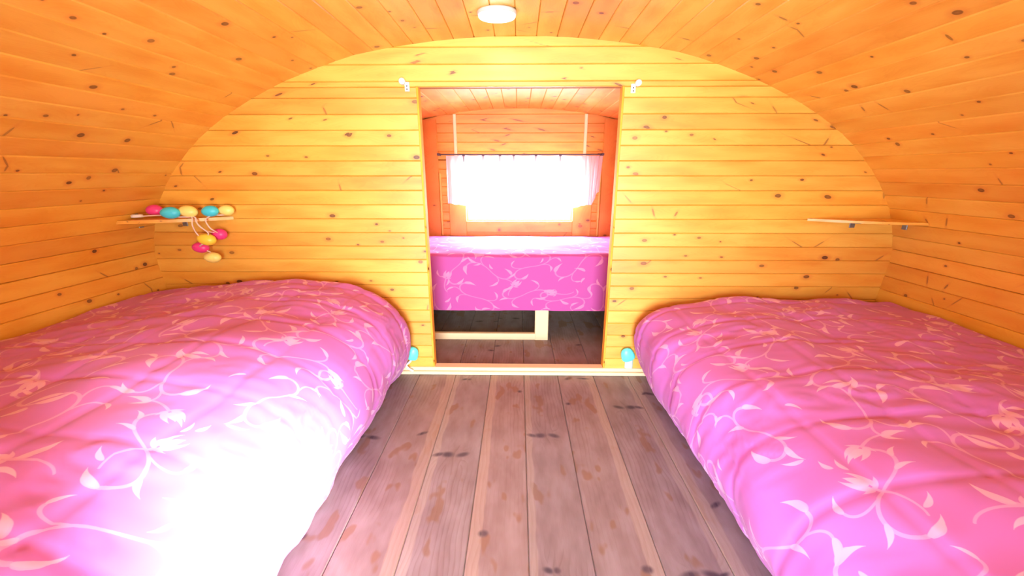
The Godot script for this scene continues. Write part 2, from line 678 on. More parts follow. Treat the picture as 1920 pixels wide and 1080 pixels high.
# the boards that line the barrel, and the closed skin behind them
func shell() -> void:
	for room in [[Z0 + 0.0, Z1 - 0.01, 0.0, "", "main sleeping room"], [Z2 + 0.004, Z3 - 0.012, REAR_DROP, "_001", "second sleeping room"]]:
		var z_from: float = room[0]
		var z_to: float = room[1]
		var drop: float = room[2]
		var inner := outline(0.019, drop)
		var outer := outline(0.085, drop)
		var names := ["wall_left", "ceiling", "wall_right"]
		var labels := ["board lined left side wall curving up in the %s", "board lined curved ceiling of the %s", "board lined right side wall curving up in the %s"]
		var split := []
		for i in inner.size() - 1:
			var x := (inner[i].x + inner[i + 1].x) / 2.0
			split.append(0 if x < -1.45 else 2 if x > 1.45 else 1)
		var nodes := []
		for part in 3:
			var st := begin()
			for i in inner.size() - 1:
				if split[i] != part:
					continue
				var q := [inner[i], inner[i + 1], outer[i + 1], outer[i]]
				board(st, q.map(func(a): return Vector3(a.x, a.y, z_from + (0.06 if drop == 0.0 else 0.0))), q.map(func(a): return Vector3(a.x, a.y, z_to)), [0, 0.1, 0.2, 0.3], [0, 1])
			var o := put(names[part] + room[3], st.commit(), M.shell)
			struct(o, labels[part] % room[4], "ceiling" if part == 1 else "wall")
			nodes.append(o)
		# board edges at even steps along the curve
		var line := outline(0.0, drop)
		var edges := [line[0]]
		var carried := 0.0
		for i in line.size() - 1:
			var a := line[i]
			var b := line[i + 1]
			var d := Vector2((b.x - a.x) / 1.33, b.y - a.y).length()
			var at := PITCH - carried
			while at <= d:
				edges.append(a.lerp(b, at / d))
				at += PITCH
			carried = d - (at - PITCH)
		edges.append(line[-1])
		for i in edges.size() - 1:
			var a: Vector2 = edges[i]
			var b: Vector2 = edges[i + 1]
			var w := a.distance_to(b)
			if w < 0.01:
				continue
			var t := (b - a) / w
			var n := Vector2(-t.y, t.x)     # outward
			var s := []
			var e := []
			var v := []
			var uv := strip_uv(8, absf(z_to - z_from), 1.0)
			for q in section(w, 0.0042, 0.02):
				var p: Vector2 = a + t * q[0] + n * q[1]
				s.append(Vector3(p.x, p.y, z_from))
				e.append(Vector3(p.x, p.y, z_to))
				v.append(lerpf(uv[0], uv[1], q[0] / w))
			var st := begin()
			board(st, s, e, v, [uv[2], uv[3]])
			var x := (a.x + b.x) / 2.0
			put("plank", st.commit(), pine[rng.randi() % pine.size()], nodes[0 if x < -1.45 else 2 if x > 1.45 else 1])


# horizontal boards on an upright wall at z, clipped to the barrel and to holes [x0, x1, h0, h1]
func wall_boards(parent: Node, z: float, facing: float, drop: float, holes: Array, first: float, stock := pine) -> void:
	var h0 := first
	var top: float = HALF[0][1] - drop
	while h0 < top - 0.004:
		var h1 := minf(h0 + PITCH, top)
		var a := maxf(h0, 0.0)
		# heights at which a hole begins or ends split the board
		var cuts := [a, h1]
		for hole in holes:
			for h in [hole[2], hole[3]]:
				if h > a + 0.002 and h < h1 - 0.002:
					cuts.append(h)
		cuts.sort()
		for c in cuts.size() - 1:
			var lo: float = cuts[c]
			var hi: float = cuts[c + 1]
			if hi - lo < 0.008:
				continue
			var mid := (lo + hi) / 2.0
			var spans := [[null, null]]
			for hole in holes:
				if mid > hole[2] and mid < hole[3]:
					spans = [[null, hole[0]], [hole[1], null]]
			for sp in spans:
				var pts := []
				var bevel := 0.0042
				var hs := [[lo + 0.0005, 0.02], [lo + 0.0005, bevel], [lo + bevel, 0.0]]
				for k in range(1, 6):
					hs.append([lerpf(lo + bevel, hi - bevel, k / 6.0), 0.0])
				hs.append_array([[hi - bevel, 0.0], [hi - 0.0005, bevel], [hi - 0.0005, 0.02]])
				if hi < 1.85:
					hs = [hs[0], hs[1], hs[2], hs[8], hs[9], hs[10]]
				var s := []
				var e := []
				var v := []
				var uv := strip_uv(8, 3.0, clampf((hi - lo) / PITCH, 0.2, 1.0))
				var reach := 0.006
				var xs0: float = -half_at(mid, drop) - reach if sp[0] == null else sp[0]
				var xs1: float = half_at(mid, drop) + reach if sp[1] == null else sp[1]
				uv[3] = uv[2] + (xs1 - xs0) / 3.0 / 1.33 * signf(uv[3] - uv[2])
				for q in hs:
					var x0: float = -half_at(q[0], drop) - reach if sp[0] == null else sp[0]
					var x1: float = half_at(q[0], drop) + reach if sp[1] == null else sp[1]
					s.append(Vector3(x0, q[0], z - facing * q[1]))
					e.append(Vector3(x1, q[0], z - facing * q[1]))
					v.append(lerpf(uv[0], uv[1], (q[0] - lo) / (hi - lo)))
				var st := begin()
				board(st, s, e, v, [uv[2], uv[3]])
				put("plank", st.commit(), stock[rng.randi() % stock.size()], parent)
		h0 = h1


func partition() -> void:
	var p := outline(0.085)
	# doorway as a notch in the lower edge
	p.append_array([Vector2(DOOR[1], 0.0), Vector2(DOOR[1], DOOR[2]), Vector2(DOOR[0], DOOR[2]), Vector2(DOOR[0], 0.0)])
	var st := begin()
	extrude(st, p, Z1 - 0.019, -0.033)
	var o := put("wall_middle", st.commit(), M.shell)
	struct(o, "partition of horizontal knotty pine boards with a doorway in the middle", "wall")
	wall_boards(o, Z1, 1.0, 0.0, [[DOOR[0], DOOR[1], -0.1, DOOR[2]]], -0.047)


func far_wall() -> void:
	var win := [-0.520, 0.542, 0.83, 1.43]
	var p := outline(0.085, REAR_DROP)
	var st := begin()
	for half in [0, 1]:      # two halves, so that the window is a notch in each
		var s := -1.0 if half == 0 else 1.0
		var q := PackedVector2Array()
		for v in p:
			if v.x * s > 0.001:
				q.append(v)
		var top := Vector2(0, HALF[0][1] - REAR_DROP + 0.085)
		var inner: float = win[0] if half == 0 else win[1]
		var notch := [top, Vector2(0, win[3]), Vector2(inner, win[3]), Vector2(inner, win[2]), Vector2(0, win[2]), Vector2(0, p[0].y)]
		if half == 0:
			q.append_array(notch)
		else:
			notch.reverse()
			q.append_array(notch)
		extrude(st, q, Z3 - 0.019, -0.05)
	var o := put("wall_back", st.commit(), M.shell)
	struct(o, "far wall of horizontal boards, tinted redder for the dim light, around the bright window", "wall")
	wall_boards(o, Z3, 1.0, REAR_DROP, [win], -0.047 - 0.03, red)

	# window: flat casing boards, sill, sash and pane
	var root := Node3D.new()
	root.name = "window_1"
	add_child(root, true)
	root.position = Vector3(0, 0, Z3)
	struct(root, "small bright window over the far bed with a short curtain", "window")
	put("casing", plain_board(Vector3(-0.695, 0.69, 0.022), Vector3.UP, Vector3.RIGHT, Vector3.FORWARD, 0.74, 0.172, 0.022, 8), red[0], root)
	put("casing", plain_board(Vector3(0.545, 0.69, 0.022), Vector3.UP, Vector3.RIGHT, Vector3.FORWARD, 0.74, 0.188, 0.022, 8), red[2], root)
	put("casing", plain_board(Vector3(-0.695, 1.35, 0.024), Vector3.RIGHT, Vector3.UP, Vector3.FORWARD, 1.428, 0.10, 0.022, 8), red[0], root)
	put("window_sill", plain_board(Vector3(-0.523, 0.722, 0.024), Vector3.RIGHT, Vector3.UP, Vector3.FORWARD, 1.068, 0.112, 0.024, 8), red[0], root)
	st = begin()
	for b in [[Vector3(-0.52, 0.83, -0.06), Vector3(-0.50, 1.43, -0.03)], [Vector3(0.522, 0.83, -0.06), Vector3(0.542, 1.43, -0.03)], [Vector3(-0.50, 0.83, -0.06), Vector3(0.522, 0.85, -0.03)], [Vector3(-0.50, 1.41, -0.06), Vector3(0.522, 1.43, -0.03)]]:
		box(st, b[0], b[1], 0.003)
	put("sash", st.commit(), M.raw, root)
	put("pane", box_mesh(Vector3(-0.50, 0.85, -0.047), Vector3(0.522, 1.41, -0.043)), M.glass, root)


func floors() -> void:
	var o := put("floor", box_mesh(Vector3(-2.32, -0.10, Z3 - 0.07), Vector3(2.32, -0.026, Z0 + 0.06)), M.shell)
	struct(o, "worn grey pink floor of wide boards running towards the doorway", "floor")
	var seams := [-2.26, -2.05, -1.82, -1.59, -1.36, -1.127, -0.897, -0.657, -0.413, -0.180, 0.043, 0.268, 0.504, 0.735, 0.965, 1.195, 1.425, 1.655, 1.885, 2.115, 2.30]
	for i in seams.size() - 1:
		var w: float = seams[i + 1] - seams[i]
		for z in [[Z0, Z1 - 0.002], [Z1 - 0.002, Z3]]:
			var lift := rng.randf_range(-0.001, 0.0)
			put("plank", plain_board(Vector3(seams[i], lift, z[0]), Vector3.FORWARD, Vector3.RIGHT, Vector3.DOWN, z[0] - z[1], w, 0.024, 5 if z[0] > 0 else -5, 1.0, 0.004), deck[rng.randi() % 4], o)
	var g := put("ground", box_mesh(Vector3(-30, -0.75, -30), Vector3(30, -0.45, 30)), M.ground)
	struct(g, "bright open ground outside beyond the window", "ground")


func front_wall() -> void:
	# behind the camera: open doorway, and one window on each side of it
	var win := [0.72, 1.62, 0.76, 1.36]
	var p := outline(0.085)
	var st := begin()
	for half in [0, 1]:
		var s := -1.0 if half == 0 else 1.0
		var q := PackedVector2Array()
		for v in p:
			if v.x * s > 0.001:
				q.append(v)
		var top := Vector2(0, HALF[0][1] + 0.085)
		if half == 0:
			q.append_array([top, Vector2(0, 1.76), Vector2(-0.56, 1.76), Vector2(-0.56, p[0].y)])
		else:
			var back := [top, Vector2(0, 1.76), Vector2(0.56, 1.76), Vector2(0.56, 1.36), Vector2(win[1], 1.36), Vector2(win[1], 0.76), Vector2(win[0], 0.76), Vector2(win[0], 1.355), Vector2(0.56, 1.355), Vector2(0.56, p[0].y)]
			back.reverse()
			q.append_array(back)
		extrude(st, q, Z0, 0.05)
	var o := put("wall_front", st.commit(), pine[0])
	struct(o, "wall behind the viewer with an open doorway and a window", "wall")


func added_sun_blockers() -> void:
	# unseen overhang, added to keep stray sun out of the doorway
	var line := outline(0.02)
	var outer := outline(0.085)
	var st := begin()
	for i in line.size() - 1:
		if absf(line[i].x + line[i + 1].x) < 2.9:
			board(st, [line[i], line[i + 1], outer[i + 1], outer[i]].map(func(a): return Vector3(a.x, a.y, Z0 + 0.06)), [line[i], line[i + 1], outer[i + 1], outer[i]].map(func(a): return Vector3(a.x, a.y, Z0 + 1.15)), [0, 0.1, 0.2, 0.3], [0, 1])
	struct(put("added_roof", st.commit(), M.shell), "added curved overhang that keeps sun out of the entrance behind the viewer", "added_roof")
	# unseen open leaf at a right angle, added to block sun through the doorway
	var root := Node3D.new()
	root.name = "door_1"
	add_child(root, true)
	root.position = Vector3(0.57, 0.0, Z0 + 0.055)
	struct(root, "added boarded door leaf outside behind the viewer, blocking the sun", "door")
	for k in 10:
		put("plank", plain_board(Vector3(0.03, 0.02, 0.11 * k), Vector3.UP, Vector3.BACK, Vector3.RIGHT, 1.88, 0.11, 0.03, 8), pine[k % 4], root)
	put("brace", box_mesh(Vector3(0.06, 0.3, 0.02), Vector3(0.08, 0.4, 1.08), 0.004), pine[1], root)
	put("brace", box_mesh(Vector3(0.06, 1.4, 0.02), Vector3(0.08, 1.5, 1.08), 0.004), pine[1], root)


func trims() -> void:
	# threshold of the doorway: an upper strip and a lower one that stands a little proud
	var o := put("trim_1", plain_board(Vector3(-0.83, 0.052, Z1 + 0.012), Vector3.RIGHT, Vector3.DOWN, Vector3.FORWARD, 1.69, 0.027, 0.06, 8, 0.4), M.raw)
	struct(o, "pale threshold strip across the foot of the doorway", "trim")
	o = put("trim_2", plain_board(Vector3(-0.85, 0.0245, Z1 + 0.022), Vector3.RIGHT, Vector3.DOWN, Vector3.FORWARD, 1.73, 0.0245, 0.05, 8, 0.4), M.raw)
	struct(o, "thin lower strip between the threshold and the floor boards", "trim")
	for s in [0, 1]:
		var x: float = DOOR[s]
		var inward := 1.0 if s == 0 else -1.0
		o = put("trim_%d" % (3 + s), box_mesh(Vector3(minf(x, x + inward * 0.012), 0.052, Z2 - 0.004), Vector3(maxf(x, x + inward * 0.012), DOOR[2], Z1 + 0.003), 0.002), M.jamb)
		struct(o, ["thin pine lining on the left side of the doorway", "thin pine lining on the right side of the doorway"][s], "trim")
	# upright boards that frame the far bed, each with a batten beside the window and one above it
	var n := 5
	for s in [-1.0, 1.0]:
		var side := "left" if s < 0 else "right"
		var in_x := 0.785 if s < 0 else 0.815
		var out_x := 1.03
		var x0: float = -out_x if s < 0 else in_x
		var w: float = out_x - in_x
		var top := HALF[0][1] - REAR_DROP
		var hi := 1.79
		var cuts := [0.0, 1.225, hi] if s < 0 else [0.0, hi]
		for k in cuts.size() - 1:
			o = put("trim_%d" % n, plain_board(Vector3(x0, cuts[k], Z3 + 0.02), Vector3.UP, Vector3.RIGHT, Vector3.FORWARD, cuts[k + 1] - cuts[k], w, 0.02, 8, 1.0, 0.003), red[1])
			struct(o, "%s upright board on the far wall at the %s of the window" % ["upper" if k else "lower" if cuts.size() > 2 else "tall", side], "trim")
			n += 1
		o = put("trim_%d" % n, box_mesh(Vector3(s * (in_x - 0.012) - 0.009, 0.69, Z3), Vector3(s * (in_x - 0.012) + 0.009, 1.30, Z3 + 0.026), 0.003), pine[0])
		struct(o, "thin upright batten beside the %s casing of the far window" % side, "trim")
		n += 1
		var bx := -0.608 if s < 0 else 0.638
		o = put("trim_%d" % n, box_mesh(Vector3(bx - 0.014, 1.46, Z3), Vector3(bx + 0.014, 1.835, Z3 + 0.03), 0.004), M.raw)
		struct(o, "thin upright batten from the %s end of the curtain rod to the ceiling" % side, "trim")
		n += 1


# ------------------------------------------------------------------ beds
# The cloth follows a cross-section (x, h) from the wall to the hem; it runs along z and rounds off at both ends.
func drape(section_pts: Array, z_a: float, z_b: float, seed_: int, nu: int, nv: int, swap := false) -> ArrayMesh:
	var line := curve(section_pts, 12)
	var acc := [0.0]
	for i in range(1, line.size()):
		acc.append(acc[-1] + line[i].distance_to(line[i - 1]))
	var total: float = acc[-1]
	var fold := noise(seed_, 1.0, 2)
	var soft := noise(seed_ + 1, 1.0, 2)
	var pos := PackedVector3Array()
	var uvs := PackedVector2Array()
	var span := absf(z_b - z_a)
	var centre_x: float = (section_pts[0].x + section_pts[-1].x) / 2.0
	for j in nv + 1:
		var z := lerpf(z_a, z_b, float(j) / nv)
		var near_end := minf(absf(z - z_a), absf(z - z_b))
		var round_ := 1.0
		var rr := 0.10
		if near_end < rr:
			round_ = sqrt(maxf(0.0, 1.0 - pow(1.0 - near_end / rr, 2)))
		var k := 0
		for i in nu + 1:
			var d := total * i / nu
			while k < acc.size() - 2 and acc[k + 1] < d:
				k += 1
			var f: float = (d - acc[k]) / maxf(acc[k + 1] - acc[k], 1e-6)
			var p: Vector2 = line[k].lerp(line[k + 1], f)
			var t: Vector2 = (line[k + 1] - line[k]).normalized()
			var n := Vector2(-t.y, t.x)
			if n.y < 0 and absf(n.y) > 0.3 and p.y > 0.45:
				n = -n
			var out_n := Vector2(0, 1) if p.y > 0.55 else n
			if out_n.dot(Vector2(p.x - centre_x, p.y - 0.25)) < 0:
				out_n = -out_n
			# wrinkles across the bed, soft lumps, quilting seams
			var lift := 0.0
			var wr := fold.get_noise_2d(d * 2.2 + 1.5 * soft.get_noise_2d(d * 1.5, z * 1.5), z * 7.0 + d * 1.2)
			lift += 0.011 * (0.35 - absf(wr)) * smoothstep(-0.5, 0.3, soft.get_noise_2d(d * 1.3, z * 1.3 + 9.0))
			lift += 0.022 * soft.get_noise_2d(d * 2.2 + 40.0, z * 2.2)
			var hem := smoothstep(total - 0.5, total, d)
			lift += hem * 0.016 * fold.get_noise_2d(5.0, z * 5.0 + 3.0)
			var qa := absf(fposmod(d, 0.27) - 0.135) / 0.135
			var qb := absf(fposmod(z + 10.0, 0.27) - 0.135) / 0.135
			lift -= 0.0065 * (exp(-pow((1.0 - qa) * 0.135 / 0.012, 2)) + exp(-pow((1.0 - qb) * 0.135 / 0.012, 2)))
			lift *= minf(1.0, p.y / 0.06) * smoothstep(0.0, 0.10, d)
			var x := p.x + out_n.x * lift
			var h := maxf(p.y + out_n.y * lift, 0.0)
			# rounding towards the ends
			var cut := 1.0 - round_
			h = maxf(0.0, h - cut * 0.09 * smoothstep(0.0, 0.5, p.y))
			x = lerpf(x, centre_x, cut * 0.05 * (1.0 if d > total * 0.5 else 0.0))
			pos.append(Vector3(x, h, z))
			uvs.append(Vector2(z, d) if swap else Vector2(d / 1.2, z))
	return grid_mesh(pos, uvs, nu, nv, true)


func grid_mesh(pos: PackedVector3Array, uvs: PackedVector2Array, nu: int, nv: int, close := false) -> ArrayMesh:
	var nrm := PackedVector3Array()
	var row := nu + 1
	var flip := 0.0
	for j in nv + 1:
		for i in nu + 1:
			var a := pos[j * row + mini(i + 1, nu)] - pos[j * row + maxi(i - 1, 0)]
			var b := pos[mini(j + 1, nv) * row + i] - pos[maxi(j - 1, 0) * row + i]
			nrm.append(a.cross(b).normalized())
	var mid := nrm[(nv / 2) * row + nu / 3]
	var turn := mid.y < 0.0 if absf(mid.y) > 0.2 else mid.z < 0.0
	if turn:
		for i in nrm.size():
			nrm[i] = -nrm[i]
	var idx := PackedInt32Array()
	for j in nv:
		for i in nu:
			var a := j * row + i
			if turn:
				idx.append_array([a, a + 1, a + row + 1, a, a + row + 1, a + row])
			else:
				idx.append_array([a, a + row + 1, a + 1, a, a + row, a + row + 1])
	if close:     # flat caps at both ends, down to the floor
		for end in [0, nv]:
			var n := Vector3(0, 0, -1 if pos[end * row].z < pos[(nv - end) * row].z else 1)
			var first := pos.size()
			var c := (pos[end * row] + pos[end * row + nu]) / 2.0
			pos.append(Vector3(c.x, 0.0, c.z))
			nrm.append(n)
			uvs.append(uvs[end * row + nu / 2] + Vector2(0, 0.5))
			for i in nu + 1:
				pos.append(pos[end * row + i])
				nrm.append(n)
				uvs.append(uvs[end * row + i])
			for i in nu:
				idx.append_array([first, first + 1 + i, first + 2 + i])
	var arr := []
	arr.resize(Mesh.ARRAY_MAX)
	arr[Mesh.ARRAY_VERTEX] = pos
	arr[Mesh.ARRAY_NORMAL] = nrm
	arr[Mesh.ARRAY_TEX_UV] = uvs
	arr[Mesh.ARRAY_INDEX] = idx
	var m := ArrayMesh.new()
	m.add_surface_from_arrays(Mesh.PRIMITIVE_TRIANGLES, arr)
	return m


func comforters() -> void:
	var left := [Vector2(-2.225, 0.56), Vector2(-2.20, 0.615), Vector2(-2.05, 0.635), Vector2(-1.85, 0.655), Vector2(-1.57, 0.678), Vector2(-1.30, 0.688), Vector2(-1.06, 0.672), Vector2(-0.87, 0.615), Vector2(-0.755, 0.535), Vector2(-0.69, 0.435), Vector2(-0.665, 0.345), Vector2(-0.675, 0.255), Vector2(-0.712, 0.165), Vector2(-0.775, 0.05), Vector2(-0.83, 0.0)]
	var o := put("comforter", drape(left, Z1 + 0.062, 0.35, 7, 150, 230), M.comforter)
	tag(o, "pink comforter with pale vines over the left bed, below the shelf with coloured eggs", "comforter", "pink vine print comforters")
	var right := [Vector2(2.225, 0.53), Vector2(2.20, 0.570), Vector2(2.0, 0.582), Vector2(1.68, 0.590), Vector2(1.36, 0.588), Vector2(1.14, 0.578), Vector2(0.93, 0.545), Vector2(0.80, 0.487), Vector2(0.74, 0.41), Vector2(0.718, 0.32), Vector2(0.725, 0.23), Vector2(0.765, 0.14), Vector2(0.835, 0.05), Vector2(0.89, 0.0)]
	o = put("comforter", drape(right, Z1 + 0.062, 0.35, 19, 150, 230), M.comforter)
	tag(o, "pink comforter with pale vines over the right bed, below the empty shelf", "comforter", "pink vine print comforters")


func rear_bed() -> void:
	var t := thing("bed", Vector3(0, 0, -2.95), "low wooden bed frame seen under the far bed's hanging cover", "bed")
	put("bottom_rail", box_mesh(Vector3(-1.9, 0.0, -0.035), Vector3(0.14, 0.055, 0.005), 0.004), M.raw, t)
	put("post", box_mesh(Vector3(0.138, 0.0, -0.05), Vector3(0.245, 0.30, 0.006), 0.005), M.raw, t)
	put("post", box_mesh(Vector3(1.78, 0.0, -0.05), Vector3(1.88, 0.30, 0.0), 0.005), M.raw, t)
	put("post", box_mesh(Vector3(-1.9, 0.055, -0.05), Vector3(-1.8, 0.30, 0.0), 0.005), M.raw, t)
	put("slat_base", box_mesh(Vector3(-1.9, 0.30, -1.04), Vector3(1.88, 0.34, -0.03), 0.005), M.raw, t)
	put("back_rail", box_mesh(Vector3(-1.9, 0.0, -1.04), Vector3(1.88, 0.30, -1.0), 0.004), M.raw, t)
	put("mattress", box_mesh(Vector3(-1.9, 0.34, -1.03), Vector3(1.88, 0.655, -0.035), 0.03), M.mattress, t)
	# cover: lies over the mattress and hangs down in front
	var line := [Vector2(-4.0, 0.64), Vector2(-3.97, 0.685), Vector2(-3.6, 0.705), Vector2(-3.2, 0.705), Vector2(-3.02, 0.703), Vector2(-2.965, 0.692), Vector2(-2.948, 0.66), Vector2(-2.945, 0.5), Vector2(-2.943, 0.38), Vector2(-2.942, 0.256)]
	var pts := curve(line, 8)
	var acc := [0.0]
	for i in range(1, pts.size()):
		acc.append(acc[-1] + pts[i].distance_to(pts[i - 1]))
	var nu := pts.size() - 1
	var nv := 150
	var pos := PackedVector3Array()
	var uvs := PackedVector2Array()
	var nz := noise(44, 1.0, 2)
	for j in nv + 1:
		var x := lerpf(-1.93, 1.91, float(j) / nv)
		for i in nu + 1:
			var q: Vector2 = pts[i]
			var w := nz.get_noise_2d(x * 2.0, acc[i] * 3.0)
			var hang := smoothstep(0.66, 0.3, q.y)
			pos.append(Vector3(x, q.y + (1.0 - hang) * 0.010 * w + hang * 0.004 * nz.get_noise_2d(x * 3.0, 80.0), q.x + hang * (0.004 + 0.006 * nz.get_noise_2d(x * 4.0, 20.0))))
			uvs.append(Vector2(x / 1.33 + 0.13, acc[i] + 0.22))
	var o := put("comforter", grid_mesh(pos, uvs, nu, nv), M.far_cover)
	tag(o, "pink vine print cover on the far bed under the window, hanging straight in front", "comforter", "pink vine print comforters")


func curtain() -> void:
	var nu := 220
	var nv := 30
	var pos := PackedVector3Array()
	var uvs := PackedVector2Array()
	var nz := noise(61, 1.0, 2)
	var hooks := [-0.52, -0.335, -0.175, -0.045, 0.165, 0.395]
	for j in nv + 1:
		var t := float(j) / nv
		for i in nu + 1:
			var s := float(i) / nu
			var x := lerpf(-0.69, 0.80, s)
			var bottom := 0.985 + 0.018 * sin(s * 22.0) + (0.14 * smoothstep(0.945, 1.0, s)) + 0.03 * smoothstep(0.06, 0.0, s)
			var h := lerpf(1.468, bottom, t)
			var sag := 0.0
			for c in hooks:
				sag = maxf(sag, exp(-pow((x - c) / 0.05, 2)))
			h -= (1.0 - t) * 0.008 * (1.0 - sag)
			var gather := 0.010 * sin(s * 150.0 + 2.0 * nz.get_noise_2d(s * 6.0, t)) * (0.35 + 0.65 * t) + 0.012 * smoothstep(0.86, 0.95, s) * sin(s * 260.0)
			pos.append(Vector3(x - 0.02 * t * smoothstep(0.9, 1.0, s), h, Z3 + 0.10 + gather))
			uvs.append(Vector2(s, t))
	var t := thing("curtain", Vector3.ZERO, "short sheer pale pink curtain hung on a thin rod over the far window", "curtain")
	put("cloth", grid_mesh(pos, uvs, nu, nv), M.curtain, t)
	var st := begin()
	tube(st, [Vector3(-0.765, 1.472, Z3 + 0.10), Vector3(0.0, 1.470, Z3 + 0.10), Vector3(0.80, 1.472, Z3 + 0.10)], 0.0055)
	put("rod", st.commit(), M.rod, t)
	for x in hooks:
		st = begin()
		box(st, Vector3(x - 0.012, 1.455, Z3 + 0.112), Vector3(x + 0.012, 1.468, Z3 + 0.122), 0.002)
		box(st, Vector3(x - 0.004, 1.405, Z3 + 0.114), Vector3(x + 0.004, 1.457, Z3 + 0.121), 0.002)
		put("hook", st.commit(), M.rod, t)
	for x in [-0.765, 0.80]:
		put("rod_holder", box_mesh(Vector3(x - 0.01, 1.462, Z3), Vector3(x + 0.01, 1.484, Z3 + 0.108), 0.003), M.rod, t)


# ------------------------------------------------------------------ shelves and what lies on them
func shelves() -> void:
	for s in [-1.0, 1.0]:
		var wall := -2.232 if s < 0 else 2.222
		var label := "small corner shelf on the left holding the string of coloured eggs" if s < 0 else "small empty corner shelf on the right with two metal brackets"
		var t := thing("corner_shelf", Vector3(wall, 1.031 if s < 0 else 1.029, Z1), label, "shelf", "corner shelves")
		var out: float = (0.505 if s < 0 else 0.505)
		var near := 0.252 if s < 0 else 0.225
		# front edge bows out a little
		var poly := PackedVector2Array([Vector2(0, 0.003), Vector2(-s * out, 0.003)])
		for k in range(1, 12):
			var f := k / 12.0
			var bow := 0.035 * sin(PI * f)
			poly.append(Vector2(-s * (out * (1.0 - f) + bow), near * f + bow * 0.8))
		poly.append(Vector2(0, near))
		var st := begin()
		extrude(st, poly, 0.0, 0.018 if s < 0 else 0.014)
		var m := st.commit()
		var o := put("board", m, pine[3], t)
		# the polygon lies in (x, -z): turn it flat
		o.transform = Transform3D(Basis(Vector3.RIGHT, PI / 2), Vector3(0, 0.018 if s < 0 else 0.014, 0))
		for b in [[-s * (0.235 if s > 0 else 0.20), 0.0, true], [0.0, 0.085, false]]:
			var bs := begin()
			if b[2]:
				box(bs, Vector3(b[0] - 0.016, -0.012, 0.001), Vector3(b[0] + 0.016, -0.001, 0.05), 0.003)
				box(bs, Vector3(b[0] - 0.016, -0.04, 0.001), Vector3(b[0] + 0.016, -0.001, 0.006), 0.002)
			else:
				box(bs, Vector3(minf(0.0, -s * 0.05), -0.012, b[1] - 0.016), Vector3(maxf(0.0, -s * 0.05), -0.001, b[1] + 0.016), 0.003)
				box(bs, Vector3(minf(0.0, -s * 0.006), -0.04, b[1] - 0.016), Vector3(maxf(0.0, -s * 0.006), -0.001, b[1] + 0.016), 0.002)
			put("bracket", bs.commit(), M.steel, t)


func egg(st: SurfaceTool, at: Vector3, size: Vector2, tilt: float) -> void:
	var prof := []
	for k in 17:
		var a := PI * k / 16.0
		var y := -cos(a)
		prof.append([sin(a) * (1.0 - 0.10 * y), y])
	var b := Basis(Vector3.BACK, PI / 2 + tilt).scaled_local(Vector3(size.y, size.x, size.y))
	for i in prof.size() - 1:
		for k in 24:
			var p := []
			var n := []
			for q in [[i, k], [i + 1, k], [i + 1, k + 1], [i, k + 1]]:
				var a: float = TAU * q[1] / 24
				p.append(Vector3(prof[q[0]][0] * cos(a), prof[q[0]][1], prof[q[0]][0] * sin(a)))
				n.append(p[-1])
			var pw := p.map(func(v): return at + b * v)
			var nw := n.map(func(v): return (Basis(Vector3.BACK, PI / 2 + tilt) * Vector3(v.x / size.y, v.y / size.x, v.z / size.y)).normalized())
			smooth_quad(st, pw, nw, Transform3D())


